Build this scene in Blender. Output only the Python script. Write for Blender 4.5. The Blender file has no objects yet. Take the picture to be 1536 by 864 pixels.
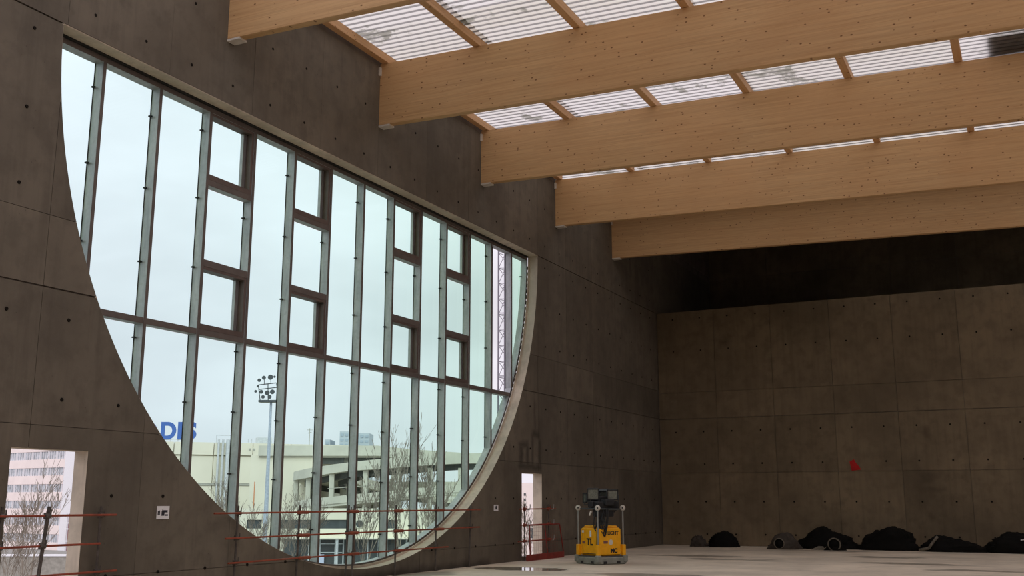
import bpy, math, random
from mathutils import Vector, Matrix, noise
random.seed(7)
R = math.radians
scene = bpy.context.scene
COL = scene.collection

# ------------------------------------------------------------------ camera
cam_d = bpy.data.cameras.new('camera')
cam_d.lens = 36.41; cam_d.sensor_width = 36.0; cam_d.clip_end = 3000
cam = bpy.data.objects.new('camera', cam_d); COL.objects.link(cam)
cam.location = (0, 0, 1.6); cam.rotation_euler = (R(90 + 11.66), 0, R(26.53))
scene.camera = cam

# ------------------------------------------------------------------ sky: an overcast sky, brighter overhead, with soft clouds
SKY = 0.94
world = bpy.data.worlds.new('overcast'); scene.world = world; world.use_nodes = True
wn = world.node_tree; wn.nodes.clear()
def N(tree, t, **k):
    n = tree.nodes.new(t)
    for a, b in k.items(): setattr(n, a, b)
    return n
tc = N(wn, 'ShaderNodeTexCoord'); sp = N(wn, 'ShaderNodeSeparateXYZ')
wn.links.new(tc.outputs['Generated'], sp.inputs[0])
mr = N(wn, 'ShaderNodeMapRange'); mr.inputs['From Min'].default_value = 0; mr.inputs['From Max'].default_value = 1
mr.inputs['To Min'].default_value = 0.94; mr.inputs['To Max'].default_value = 1.50
wn.links.new(sp.outputs['Z'], mr.inputs['Value'])
mp = N(wn, 'ShaderNodeMapping'); mp.inputs['Scale'].default_value = (2.2, 2.2, 5.5)
wn.links.new(tc.outputs['Generated'], mp.inputs['Vector'])
cn = N(wn, 'ShaderNodeTexNoise'); cn.inputs['Scale'].default_value = 1.6; cn.inputs['Detail'].default_value = 4
wn.links.new(mp.outputs[0], cn.inputs['Vector'])
cr = N(wn, 'ShaderNodeMapRange'); cr.inputs['From Min'].default_value = .3; cr.inputs['From Max'].default_value = .7
cr.inputs['To Min'].default_value = 0.85; cr.inputs['To Max'].default_value = 1.10
wn.links.new(cn.outputs['Fac'], cr.inputs['Value'])
mm = N(wn, 'ShaderNodeMath', operation='MULTIPLY'); wn.links.new(mr.outputs[0], mm.inputs[0]); wn.links.new(cr.outputs[0], mm.inputs[1])
ms = N(wn, 'ShaderNodeMath', operation='MULTIPLY'); wn.links.new(mm.outputs[0], ms.inputs[0]); ms.inputs[1].default_value = SKY
bg = N(wn, 'ShaderNodeBackground'); bg.inputs['Color'].default_value = (0.965, 0.92, 1.0, 1)
wn.links.new(ms.outputs[0], bg.inputs['Strength'])
wo = N(wn, 'ShaderNodeOutputWorld'); wn.links.new(bg.outputs[0], wo.inputs[0])

sun_d = bpy.data.lights.new('veiled_sun', 'SUN'); sun_d.energy = 1.25; sun_d.angle = R(40); sun_d.color = (1.0, .97, .93)   # the sun behind the cloud, on the hall's far side
sun = bpy.data.objects.new('veiled_sun', sun_d); COL.objects.link(sun)
sun.rotation_euler = Vector((.45, -.9, .75)).to_track_quat('Z', 'Y').to_euler()
scene.view_settings.view_transform = 'Standard'
scene.view_settings.look = 'None'
scene.view_settings.exposure = 0.0
scene.view_settings.gamma = 1.0
scene.view_settings.use_curve_mapping = False
cy = scene.cycles
cy.max_bounces = 10; cy.diffuse_bounces = 6; cy.transparent_max_bounces = 24; cy.transmission_bounces = 8
cy.sample_clamp_indirect = 8.0; cy.caustics_reflective = False; cy.caustics_refractive = False

# ------------------------------------------------------------------ mesh and object helpers
class MB:
    def __init__(s): s.v = []; s.f = []
    def add(s, vs, fs):
        n = len(s.v); s.v += [tuple(p) for p in vs]; s.f += [tuple(i + n for i in f) for f in fs]; return s
    def box(s, x0, x1, y0, y1, z0, z1, M=None):
        vs = [Vector((x, y, z)) for z in (z0, z1) for x, y in ((x0, y0), (x1, y0), (x1, y1), (x0, y1))]
        if M: vs = [M @ p for p in vs]
        return s.add(vs, [(3, 2, 1, 0), (4, 5, 6, 7), (0, 1, 5, 4), (1, 2, 6, 5), (2, 3, 7, 6), (3, 0, 4, 7)])
    def bbox(s, x0, x1, y0, y1, z0, z1, b, M=None):          # box with chamfered vertical and top edges
        ring = lambda e: [(x0 + b + e, y0 + e), (x1 - b - e, y0 + e), (x1 - e, y0 + b + e), (x1 - e, y1 - b - e),
                          (x1 - b - e, y1 - e), (x0 + b + e, y1 - e), (x0 + e, y1 - b - e), (x0 + e, y0 + b + e)]
        vs = [Vector((*p, z0 + b)) for p in ring(0)] + [Vector((*p, z1 - b)) for p in ring(0)] + [Vector((*p, z1)) for p in ring(b)] + [Vector((*p, z0)) for p in ring(b)]
        fs = []
        for a, c in ((0, 8), (8, 16), (24, 0)):
            for i in range(8): j = (i + 1) % 8; fs.append((a + i, a + j, c + j, c + i))
        fs += [tuple(range(16, 24)), tuple(reversed(range(24, 32)))]
        if M: vs = [M @ p for p in vs]
        return s.add(vs, fs)
    def prism(s, pts, a, b, plane='YZ', M=None):              # polygon (two coordinates) pushed from a to b along the third axis
        f = {'YZ': lambda p, c: Vector((c, p[0], p[1])), 'XZ': lambda p, c: Vector((p[0], c, p[1])), 'XY': lambda p, c: Vector((p[0], p[1], c))}[plane]
        n = len(pts); vs = [f(p, a) for p in pts] + [f(p, b) for p in pts]
        if M: vs = [M @ p for p in vs]
        return s.add(vs, [tuple(range(n)), tuple(reversed(range(n, 2 * n)))] + [(i, i + n, (i + 1) % n + n, (i + 1) % n) for i in range(n)])
    def tube(s, p0, p1, r0, r1=None, n=8, cap=True):
        r1 = r0 if r1 is None else r1
        p0, p1 = Vector(p0), Vector(p1); d = (p1 - p0)
        if d.length < 1e-6: return s
        d.normalize(); a = d.orthogonal().normalized(); b = d.cross(a)
        vs = []
        for p, r in ((p0, r0), (p1, r1)):
            vs += [p + (a * math.cos(2 * math.pi * k / n) + b * math.sin(2 * math.pi * k / n)) * r for k in range(n)]
        fs = [(k, (k + 1) % n, (k + 1) % n + n, k + n) for k in range(n)]
        if cap: fs += [tuple(reversed(range(n))), tuple(range(n, 2 * n))]
        return s.add(vs, fs)
    def path(s, pts, r, n=6):
        for a, b in zip(pts, pts[1:]): s.tube(a, b, r, r, n)
        return s
    def torus(s, c, ax, Rr, r, n=16, m=6):
        ax = Vector(ax).normalized(); a = ax.orthogonal().normalized(); b = ax.cross(a); c = Vector(c); vs = []
        for i in range(n):
            t = 2 * math.pi * i / n; d = a * math.cos(t) + b * math.sin(t)
            for j in range(m):
                u = 2 * math.pi * j / m; vs.append(c + d * (Rr + r * math.cos(u)) + ax * r * math.sin(u))
        return s.add(vs, [(i * m + j, ((i + 1) % n) * m + j, ((i + 1) % n) * m + (j + 1) % m, i * m + (j + 1) % m) for i in range(n) for j in range(m)])
    def mesh(s, name, mat, smooth=False):
        me = bpy.data.meshes.new(name); me.from_pydata(s.v, [], s.f)
        if mat: me.materials.append(mat)
        import bmesh
        bm = bmesh.new(); bm.from_mesh(me); bmesh.ops.recalc_face_normals(bm, faces=bm.faces); bm.to_mesh(me); bm.free()
        if smooth:
            for p in me.polygons: p.use_smooth = True
        return me
    def build(s, name, mat, parent=None, smooth=False):
        return put(name, s.mesh(name, mat, smooth), parent)
def put(name, me, parent=None, loc=None):
    o = bpy.data.objects.new(name, me); COL.objects.link(o)
    if parent: o.parent = parent
    if loc: o.location = loc
    return o
def tag(o, label=None, cat=None, group=None, kind=None):
    if label: o['label'] = label
    if cat: o['category'] = cat
    if group: o['group'] = group
    if kind: o['kind'] = kind
    return o
def thing(name, label, cat, loc=(0, 0, 0), rotz=0, group=None):
    o = bpy.data.objects.new(name, None); COL.objects.link(o); o.location = loc; o.rotation_euler = (0, 0, rotz)
    o.empty_display_size = .2
    return tag(o, label, cat, group)

# ------------------------------------------------------------------ materials
MATS = {}
class T:                                                       # a small wrapper to write node trees
    def __init__(s, name):
        s.m = bpy.data.materials.new(name); s.m.use_nodes = True; s.t = s.m.node_tree; s.t.nodes.clear()
        s.out = s.n('ShaderNodeOutputMaterial'); MATS[name] = s.m
    def n(s, t, **k): return N(s.t, t, **k)
    def l(s, a, b): s.t.links.new(a, b)
    def val(s, sock, v):
        if isinstance(v, bpy.types.NodeSocket): s.l(v, sock)
        else: sock.default_value = v
    def math(s, op, a, b=None, clamp=False):
        n = s.n('ShaderNodeMath', operation=op, use_clamp=clamp); s.val(n.inputs[0], a)
        if b is not None: s.val(n.inputs[1], b)
        return n.outputs[0]
    def mix(s, f, a, b, mode='MIX'):
        n = s.n('ShaderNodeMix', data_type='RGBA', blend_type=mode); s.val(n.inputs[0], f)
        for i, c in ((6, a), (7, b)):
            if isinstance(c, bpy.types.NodeSocket): s.l(c, n.inputs[i])
            else: n.inputs[i].default_value = (*c, 1) if len(c) == 3 else c
        return n.outputs[2]
    def pos(s, scale=(1, 1, 1), kind='pos'):
        if kind == 'pos': o = s.n('ShaderNodeNewGeometry').outputs['Position']
        else: o = s.n('ShaderNodeTexCoord').outputs['Object']
        m = s.n('ShaderNodeMapping'); m.inputs['Scale'].default_value = scale; s.l(o, m.inputs[0]); return m.outputs[0]
    def noise(s, vec, scale, detail=3, rough=.5, dist=0):
        n = s.n('ShaderNodeTexNoise'); s.l(vec, n.inputs['Vector']); n.inputs['Scale'].default_value = scale
        n.inputs['Detail'].default_value = detail; n.inputs['Roughness'].default_value = rough; n.inputs['Distortion'].default_value = dist
        return n.outputs['Fac']
    def rng(s, v, a, b, c=0, d=1, smooth=False):
        n = s.n('ShaderNodeMapRange'); s.l(v, n.inputs['Value'])
        if smooth: n.interpolation_type = 'SMOOTHSTEP'
        for k, q in zip(('From Min', 'From Max', 'To Min', 'To Max'), (a, b, c, d)): n.inputs[k].default_value = q
        return n.outputs[0]
    def bsdf(s, col, rough=.8, metal=0, bump=None, bs=.2, spec=.5, bd=.02):
        b = s.n('ShaderNodeBsdfPrincipled')
        if isinstance(col, bpy.types.NodeSocket): s.l(col, b.inputs['Base Color'])
        else: b.inputs['Base Color'].default_value = (*col, 1)
        s.val(b.inputs['Roughness'], rough); s.val(b.inputs['Metallic'], metal); b.inputs['Specular IOR Level'].default_value = spec
        if bump is not None:
            k = s.n('ShaderNodeBump'); k.inputs['Strength'].default_value = bs; k.inputs['Distance'].default_value = bd
            s.l(bump, k.inputs['Height']); s.l(k.outputs[0], b.inputs['Normal'])
        s.l(b.outputs[0], s.out.inputs[0]); return b
    def stain(s, P, boxes, soft=.12, warp=.25):                # 1 inside any of the boxes (axis pairs), with ragged edges
        nz = s.n('ShaderNodeTexNoise'); nz.inputs['Scale'].default_value = 2.2; nz.inputs['Detail'].default_value = 4; s.l(P, nz.inputs['Vector'])
        off = s.n('ShaderNodeVectorMath', operation='MULTIPLY_ADD'); s.l(nz.outputs['Color'], off.inputs[0])
        off.inputs[1].default_value = (warp,) * 3; s.l(P, off.inputs[2])
        sep = s.n('ShaderNodeSeparateXYZ'); s.l(off.outputs[0], sep.inputs[0]); tot = None
        for ax, a0, a1, z0, z1 in boxes:
            h = warp * .5; m = None
            for o, lo, hi in ((ax, a0 + h, a1 + h), ('Z', z0 + h, z1 + h)):
                d = s.math('SUBTRACT', s.math('ABSOLUTE', s.math('SUBTRACT', sep.outputs[o], (lo + hi) / 2)), (hi - lo) / 2)
                k = s.rng(d, -soft, soft, 1, 0, True); m = k if m is None else s.math('MULTIPLY', m, k)
            tot = m if tot is None else s.math('MAXIMUM', tot, m)
        return tot

def simple(name, col, rough=.7, metal=0, var=.12, scale=6, spec=.4, kind='pos'):
    t = T(name); v = t.noise(t.pos(kind=kind), scale, 4)
    c = t.mix(t.rng(v, .3, .7), tuple(x * (1 - var) for x in col), tuple(min(1, x * (1 + var)) for x in col))
    t.bsdf(c, rough, metal, spec=spec); return t.m

def concrete(name, base, boxes=(), streak=.4, dark=.6):
    t = T(name); P = t.pos()
    big = t.noise(P, .45, 5, .6); mid = t.noise(P, 2.6, 5, .62); fine = t.noise(P, 60, 2)
    stv = t.noise(t.pos((5, 5, .35)), 1.3, 4, .6)
    oi = t.n('ShaderNodeObjectInfo')
    c = t.mix(t.rng(big, .32, .68), tuple(x * .76 for x in base), tuple(x * 1.22 for x in base))
    c = t.mix(t.math('MULTIPLY', t.rng(mid, .46, .66), .5), c, tuple(x * .62 for x in base))
    c = t.mix(t.math('MULTIPLY', t.rng(stv, .48, .72), streak), c, tuple(x * .6 for x in base))
    pores = t.n('ShaderNodeTexVoronoi'); t.l(P, pores.inputs['Vector']); pores.inputs['Scale'].default_value = 9
    pm = t.math('MULTIPLY', t.rng(pores.outputs['Distance'], .05, .11, 1, 0), t.rng(mid, .5, .56))
    c = t.mix(t.math('MULTIPLY', pm, .6), c, tuple(x * .4 for x in base))
    g = t.n('ShaderNodeMapRange'); t.l(oi.outputs['Random'], g.inputs['Value']); g.inputs['To Min'].default_value = .88; g.inputs['To Max'].default_value = 1.12
    hsv = t.n('ShaderNodeHueSaturation'); t.l(c, hsv.inputs['Color']); t.l(g.outputs[0], hsv.inputs['Value']); c = hsv.outputs[0]
    if boxes: c = t.mix(t.math('MULTIPLY', t.stain(P, boxes), dark), c, tuple(x * .3 for x in base))
    h = t.math('ADD', t.math('MULTIPLY', mid, .7), t.math('MULTIPLY', fine, .25))
    t.bsdf(c, .82, 0, h, .25, .35, .01); return t.m

CB = (.142, .120, .092)
M_wall = concrete('cast_concrete', CB, [('Y', 26.52, 26.72, 2.55, 3.2), ('Y', 26.95, 27.12, 2.55, 3.2), ('Y', 26.5, 27.1, 3.1, 3.28), ('Y', 26.45, 28.0, 2.5, 2.66),
                                      ('Y', 27.3, 27.42, 2.5, 3.55), ('Y', 27.8, 27.95, 2.5, 3.4), ('Y', 27.35, 27.85, 3.42, 3.62), ('Y', 27.5, 27.58, 3.4, 4.5),
                                      ('Y', 16, 24.8, -.2, .12)], dark=.85)
M_end = concrete('cast_concrete_end', (.178, .138, .088), [('X', -3.6, -3.2, 2.2, 2.6), ('X', -3.7, -2.8, 1.95, 2.1), ('X', -3.4, -3.15, 3.75, 4.2), ('X', -3.5, -3.25, 1.0, 1.2), ('X', -10.5, -10.2, 7.5, 7.7)], dark=.45)
M_core = concrete('concrete_core', (.20, .17, .145))
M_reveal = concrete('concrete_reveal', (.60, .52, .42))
M_plug = simple('cone_plug', (.012, .010, .008), .95, spec=.1)

def floor_mat():
    t = T('concrete_floor'); P = t.pos()
    big = t.noise(P, .35, 5, .65, .4); mid = t.noise(P, 1.6, 6, .65); fine = t.noise(P, 30, 2)
    b = (.76, .66, .53)
    c = t.mix(t.rng(big, .35, .68), tuple(x * .72 for x in b), tuple(x * 1.1 for x in b))
    c = t.mix(t.math('MULTIPLY', t.rng(mid, .5, .7), .4), c, tuple(x * .6 for x in b))
    # damp patches and puddles (ellipses with ragged edges)
    wob = t.n('ShaderNodeTexNoise'); t.l(P, wob.inputs['Vector']); wob.inputs['Scale'].default_value = .9; wob.inputs['Detail'].default_value = 5
    off = t.n('ShaderNodeVectorMath', operation='MULTIPLY_ADD'); t.l(wob.outputs['Color'], off.inputs[0]); off.inputs[1].default_value = (1.6, 1.6, 0); t.l(P, off.inputs[2])
    sep = t.n('ShaderNodeSeparateXYZ'); t.l(off.outputs[0], sep.inputs[0]); tot = None
    for x, y, a, bb in ((-11.6, 23.4, 1.2, .75), (-9.6, 31.3, 1.5, .5), (-8.0, 29.9, 1.4, .35), (-7.6, 22.6, 1.9, .6), (-3.0, 29.8, 1.5, .45), (-1.0, 27.6, 1.3, .4), (-4.2, 33.0, 1.2, .5), (-12.5, 20.5, .5, 1.3), (-6.5, 36.3, 1.6, .4)):
        dx = t.math('DIVIDE', t.math('SUBTRACT', sep.outputs['X'], x + .8), a); dy = t.math('DIVIDE', t.math('SUBTRACT', sep.outputs['Y'], y + .8), bb)
        k = t.rng(t.math('ADD', t.math('MULTIPLY', dx, dx), t.math('MULTIPLY', dy, dy)), .6, 1.4, 1, 0, True)
        if tot is None: mirror = k
        tot = k if tot is None else t.math('MAXIMUM', tot, k)
    wet = t.math('MAXIMUM', tot, t.math('MULTIPLY', t.rng(mid, .64, .72, 0, 1, True), .5))
    c = t.mix(t.math('MULTIPLY', wet, .8), c, tuple(x * .36 for x in b))
    rough = t.math('SUBTRACT', t.math('SUBTRACT', .62, t.math('MULTIPLY', tot, .22)), t.math('MULTIPLY', mirror, .35))
    t.bsdf(c, rough, 0, t.math('MULTIPLY', fine, t.math('SUBTRACT', 1, tot)), .15, .5, .006); return t.m
M_floor = floor_mat()

def glulam(name, ax, base):                                     # ax: axis the grain runs along
    t = T(name); P = t.pos(); sep = t.n('ShaderNodeSeparateXYZ'); t.l(P, sep.inputs[0])
    along = sep.outputs[ax]; z = t.math('ADD', sep.outputs['Z'], t.math('MULTIPLY', sep.outputs['X'], .03))
    lam = t.math('FLOOR', t.math('DIVIDE', z, .04))
    wn1 = t.n('ShaderNodeTexWhiteNoise', noise_dimensions='1D'); t.l(lam, wn1.inputs['W'])
    seg = t.math('FLOOR', t.math('ADD', t.math('DIVIDE', along, 1.9), t.math('MULTIPLY', wn1.outputs[0], 9)))
    cv = t.n('ShaderNodeCombineXYZ'); t.l(lam, cv.inputs[0]); t.l(seg, cv.inputs[1]); t.l(t.math('FLOOR', t.math('DIVIDE', sep.outputs['Y'], 2.5)), cv.inputs[2])
    wn2 = t.n('ShaderNodeTexWhiteNoise', noise_dimensions='3D'); t.l(cv.outputs[0], wn2.inputs['Vector'])
    sc = (.6, 14, 30) if ax == 'X' else (14, .6, 30)
    gr = t.noise(t.pos(sc), 1.2, 4, .6, .6); big = t.noise(P, .5, 3)
    c = t.mix(t.rng(wn2.outputs[0], 0, 1), tuple(x * .93 for x in base), tuple(x * 1.06 for x in base))
    c = t.mix(t.math('MULTIPLY', t.rng(gr, .45, .68), .55), c, (base[0] * .72, base[1] * .62, base[2] * .5))
    c = t.mix(t.math('MULTIPLY', t.rng(big, .35, .65), .4), c, (base[0] * .95, base[1] * .82, base[2] * .72))
    vo = t.n('ShaderNodeTexVoronoi'); vo.inputs['Scale'].default_value = 1
    t.l(t.pos((5.6, 3, 9) if ax == 'X' else (3, 5.6, 9)), vo.inputs['Vector'])
    kn = t.math('MULTIPLY', t.rng(vo.outputs['Distance'], .09, .17, 1, 0, True), t.rng(t.n('ShaderNodeSeparateColor').inputs[0] and vo.outputs['Distance'], 0, 1, 1, 1))
    scol = t.n('ShaderNodeSeparateColor'); t.l(vo.outputs['Color'], scol.inputs[0])
    kn = t.math('MULTIPLY', kn, t.math('GREATER_THAN', scol.outputs[0], .3))
    c = t.mix(t.math('MULTIPLY', kn, .9), c, (base[0] * .25, base[1] * .16, base[2] * .1))
    t.bsdf(c, .62, 0, gr, .08, .3, .004); return t.m
WB = (.60, .385, .195)
M_beam = glulam('glulam_spruce', 'X', WB)
M_purlin = glulam('purlin_spruce', 'Y', (.62, .39, .205))

def galv():
    t = T('galvanised_steel'); P = t.pos()
    a = t.noise(t.pos((6, 6, 1.5)), 1, 4, .6); b = t.noise(P, 14, 3)
    c = t.mix(t.rng(a, .3, .7), (.30, .32, .335), (.54, .56, .58)); c = t.mix(t.math('MULTIPLY', t.rng(b, .5, .7), .25), c, (.25, .24, .23))
    t.bsdf(c, t.rng(a, .3, .7, .38, .6), .35, spec=.5); return t.m
M_galv = galv()
M_sash = simple('brown_sash_metal', (.13, .10, .09), .45, .2)
M_gasket = simple('black_gasket', (.02, .02, .02), .7)
M_face_shade = simple('shaded_steel_face', (.13, .108, .098), .6, .1)  # room-side steel faces, the dim interior's shade put into a dark brown

def glass():
    t = T('tinted_glass'); g = t.n('ShaderNodeNewGeometry')
    dp = t.n('ShaderNodeVectorMath', operation='DOT_PRODUCT'); t.l(g.outputs['Incoming'], dp.inputs[0]); t.l(g.outputs['Normal'], dp.inputs[1])
    c = t.math('MAXIMUM', t.math('ABSOLUTE', dp.outputs['Value']), .15)
    inv = t.math('DIVIDE', 1.0, c)                              # longer way through the pane: stronger green
    ch = [t.math('POWER', .85, inv), t.math('POWER', .982, inv), t.math('POWER', .982, t.math('POWER', inv, 3.0))]
    cc = t.n('ShaderNodeCombineColor')
    for i, q in enumerate(ch): t.l(q, cc.inputs[i])
    tr = t.n('ShaderNodeBsdfTransparent'); t.l(cc.outputs[0], tr.inputs[0])
    gl = t.n('ShaderNodeBsdfGlossy'); gl.inputs['Roughness'].default_value = .01; gl.inputs[0].default_value = (1, 1, 1, 1)
    fr = t.math('ADD', .02, t.math('MULTIPLY', .9, t.math('POWER', t.math('SUBTRACT', 1.0, c), 5.0)))
    mx = t.n('ShaderNodeMixShader'); t.l(fr, mx.inputs[0]); t.l(tr.outputs[0], mx.inputs[1]); t.l(gl.outputs[0], mx.inputs[2])
    t.l(mx.outputs[0], t.out.inputs[0]); return t.m
M_glass = glass()

def sheet(name='translucent_sheet', k=1.0, clear=0):
    t = T(name); P = t.pos()
    d = t.noise(P, .75, 5, .7, .3); d2 = t.noise(t.pos((1, 4, 1)), 1.6, 4, .7)
    dirt = t.math('MAXIMUM', t.rng(d, .57 + clear, .65 + clear, 0, 1, True), t.math('MULTIPLY', t.rng(d2, .62, .74), .5))
    oi = t.n('ShaderNodeObjectInfo')
    clean = t.mix(oi.outputs['Random'], (.78 * k, .73 * k, .64 * k), (.90 * k, .86 * k, .84 * k))
    c = t.mix(t.math('MULTIPLY', dirt, .8), clean, (.23, .22, .18))
    tl = t.n('ShaderNodeBsdfTranslucent'); t.l(c, tl.inputs[0])
    df = t.n('ShaderNodeBsdfDiffuse'); t.l(t.mix(.5, c, (.5, .48, .45)), df.inputs[0])
    tr = t.n('ShaderNodeBsdfTransparent'); t.l(t.mix(dirt, (.85, .83, .82), (.3, .3, .26)), tr.inputs[0])
    m1 = t.n('ShaderNodeMixShader'); m1.inputs[0].default_value = .18; t.l(tl.outputs[0], m1.inputs[1]); t.l(df.outputs[0], m1.inputs[2])
    m2 = t.n('ShaderNodeMixShader'); m2.inputs[0].default_value = .12; t.l(m1.outputs[0], m2.inputs[1]); t.l(tr.outputs[0], m2.inputs[2])
    t.l(m2.outputs[0], t.out.inputs[0]); return t.m
M_sheet = sheet(k=.88); M_flat = sheet('flat_translucent_sheet', 1.0, .1); M_web = sheet('shaded_rib_web', .36)  # rib webs: darker copy of the sheet, their shading put into the colour

M_rail = simple('orange_red_tube', (.26, .052, .025), .5, .1, .25, 9)
M_post = simple('weathered_steel_post', (.10, .085, .075), .6, .4, .3, 12)
M_red = simple('red_painted_steel', (.22, .022, .016), .5, 0, .2)
M_paper = simple('white_paper', (.75, .74, .76), .9, 0, .03)
M_ink = simple('black_ink', (.03, .03, .04), .9, 0, .05)
M_pad = simple('pale_bearing_pad', (.62, .58, .52), .8, 0, .05)
M_yel = simple('yellow_paint', (.92, .43, .01), .42, 0, .08, 8, kind='obj')
M_grey = simple('grey_plastic_base', (.24, .25, .22), .7, 0, .15, kind='obj')
M_blk = simple('black_plastic', (.02, .02, .022), .5, 0, .1)
M_dk = simple('dark_grey_metal', (.07, .08, .085), .4, .3, .1)
M_silver = simple('zinc_tube', (.36, .36, .35), .4, .7, .1)
M_lens = simple('lamp_lens', (.13, .14, .115), .15, 0, .25, 30, .8, kind='obj')
M_tarp = simple('black_sheeting', (.0045, .004, .0033), .8, 0, .3, 5, .15)
M_wool = simple('pale_lining', (.16, .14, .11), .95, 0, .25, 14)
M_tarp2 = simple('brown_sheeting', (.055, .044, .035), .85, 0, .3, 6)
M_cloth = simple('red_cloth', (.45, .012, .012), .8, 0, .1)
# outside
M_beige = simple('beige_cladding', (.80, .75, .62), .85, 0, .04, .3)
M_pale = simple('pale_concrete_out', (.60, .58, .50), .9, 0, .08, .6)
M_seam = simple('cladding_seam', (.42, .41, .36), .9)
M_dwin = simple('dark_window_out', (.07, .08, .085), .3, 0, .15, 1.5)
M_ltmetal = simple('light_metal_out', (.62, .64, .66), .5, .2)
M_blue = simple('blue_letter_paint', (.055, .13, .42), .6, 0, .03)
M_mast = simple('mast_steel', (.45, .50, .58), .55, .2)
M_lattice = simple('lattice_steel', (.20, .18, .22), .6, .3)
M_haze = simple('hazy_tower', (.52, .57, .61), .9, 0, .06, .05)  # distance haze put into the tower colours
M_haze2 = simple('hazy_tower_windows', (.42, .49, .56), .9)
M_brick = simple('pinkish_cladding', (.86, .75, .73), .9, 0, .05, .5)
M_white = simple('white_cladding', (.80, .79, .83), .8, 0, .03)
M_pane = simple('office_pane', (.40, .42, .46), .2, 0, .45, 1.2)
M_rbrick = simple('dark_red_brick', (.25, .11, .11), .9, 0, .2, 2)
M_bark = simple('grey_brown_bark', (.25, .21, .17), .9, 0, .25, 2)
M_ground = simple('outside_ground', (.27, .265, .25), .95, 0, .2, .2)
M_orange = simple('orange_pole_paint', (.65, .28, .14), .7)
M_poster = simple('pale_blue_poster', (.62, .66, .85), .8, 0, .06, .9)
M_soffit_shade = simple('painted_soffit_shade', (.10, .105, .10), .8)  # soffit shade under ramp and deck, put into a dark colour
M_fence = simple('grey_fence_sheet', (.30, .28, .25), .9, 0, .2, 3)
M_roofmem = simple('roof_membrane', (.10, .10, .10), .9)

# ================================================================== THE HALL
XW = -13.0                         # inner face of the wall with the big half-round window
YC, ZC, RAD = 19.06, 8.93, 8.73    # half-round opening
def arc(y, r=RAD):
    d = r * r - (y - YC) ** 2
    return ZC - math.sqrt(d) if d > 0 else 1e9
DOORS = [(10.12, 11.48, -1, 2.36), (26.66, 28.0, .10, 2.40)]
ARCY = sorted([YC + RAD * math.cos(R(a)) for a in [k * 1.5 for k in range(0, 121)]])

def wall_slab(mb, y0, y1, z0, z1, xa, xb, r=RAD):
    """solid part of the window wall inside the rectangle, as columns below the arc and around the doors"""
    cuts = {y0, y1}
    for y in ARCY:
        if y0 < y < y1: cuts.add(y)
    for z in (z0, z1):
        if z < ZC:
            d = math.sqrt(max(0, r * r - (ZC - z) ** 2))
            for y in (YC - d, YC + d):
                if y0 < y < y1: cuts.add(y)
    for a, b, c, d in DOORS:
        for y in (a, b):
            if y0 < y < y1: cuts.add(y)
    cuts = sorted(cuts)
    for a, b in zip(cuts, cuts[1:]):
        if b - a < 1e-5: continue
        ta, tb = (min(z1, arc(a, r)), min(z1, arc(b, r)))
        if z0 >= ZC - 1e-6: ta = tb = z1
        elif abs((a + b) / 2 - YC) >= r: ta = tb = z1
        m = (a + b) / 2
        if min(z1, arc(m, r) if z0 < ZC - 1e-6 else z1) <= z0 + 1e-5: continue
        ta = max(ta, z0); tb = max(tb, z0); bot = z0
        dd = [q for q in DOORS if q[0] - 1e-6 < m < q[1] + 1e-6 and q[2] < z1 and q[3] > z0]
        if dd:
            q = dd[0]
            if q[2] > z0 + .001: mb.prism([(a, z0), (b, z0), (b, min(q[2], z1)), (a, min(q[2], z1))], xa, xb)
            if q[3] >= z1: continue
            bot = q[3]
        mb.prism([(a, bot), (b, bot), (b, max(tb, bot + .001)), (a, max(ta, bot + .001))], xa, xb)

core = MB()
for rows in ((-.02, 4.75), (4.75, ZC), (ZC, 11.95)):
    wall_slab(core, -8, 46.83, rows[0], rows[1], XW - .03, XW - .28, RAD + .002)
wall_left = core.build('wall_left', M_core); tag(wall_left, kind='structure')
lin = MB()                                                    # smooth lining of the half-round cut and the soffit
for a in range(0, 180, 2):
    t0, t1 = R(180 + a), R(182 + a)
    q = [(YC + r * math.cos(t), ZC + r * math.sin(t)) for r, t in ((RAD - .004, t0), (RAD - .004, t1), (RAD + .02, t1), (RAD + .02, t0))]
    lin.prism(q, XW - .004, XW - .284)
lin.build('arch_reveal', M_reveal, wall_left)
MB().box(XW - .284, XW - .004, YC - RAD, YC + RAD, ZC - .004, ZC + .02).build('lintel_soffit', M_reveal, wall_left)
jm = MB()
for a, b, c, d in DOORS:
    c = max(c, 0); jm.box(XW - .284, XW - .004, b - .004, b + .02, c, d); jm.box(XW - .284, XW - .004, a - .02, a + .004, c, d)
    jm.box(XW - .284, XW - .004, a, b, d - .004, d + .02)
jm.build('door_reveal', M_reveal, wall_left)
YJ = [10.40 + 2.17 * k for k in range(-2, 14)]                # vertical joints between formwork panels
ZJ = [0, .47, 2.70, 4.75, 5.85, 8.93, 11.64]
for i in range(len(ZJ) - 1):
    js = YJ + ([46.78] if ZJ[i] >= 8.9 else [38.88])
    js = [y for y in js if y < js[-1] - .5] + [js[-1]]
    for a, b in zip(js, js[1:]):
        mb = MB(); g = .007 if ZJ[i] not in (8.93,) else .006
        z0 = ZJ[i] + (.012 if ZJ[i] in (4.75, 8.93) else .004 if i else 0); z1 = ZJ[i + 1] - (.012 if ZJ[i + 1] in (4.75, 8.93) else .004)
        wall_slab(mb, a + g / 2, b - g / 2, z0, z1, XW + random.uniform(-.003, .003) + (.006 if i == 5 else 0), XW - .03)
        if mb.v: mb.build('concrete_panel', M_wall, wall_left)
plug_me = MB().tube((0, 0, 0), (.012, 0, 0), .030, .026, 10).mesh('tie_hole', M_plug)
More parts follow.
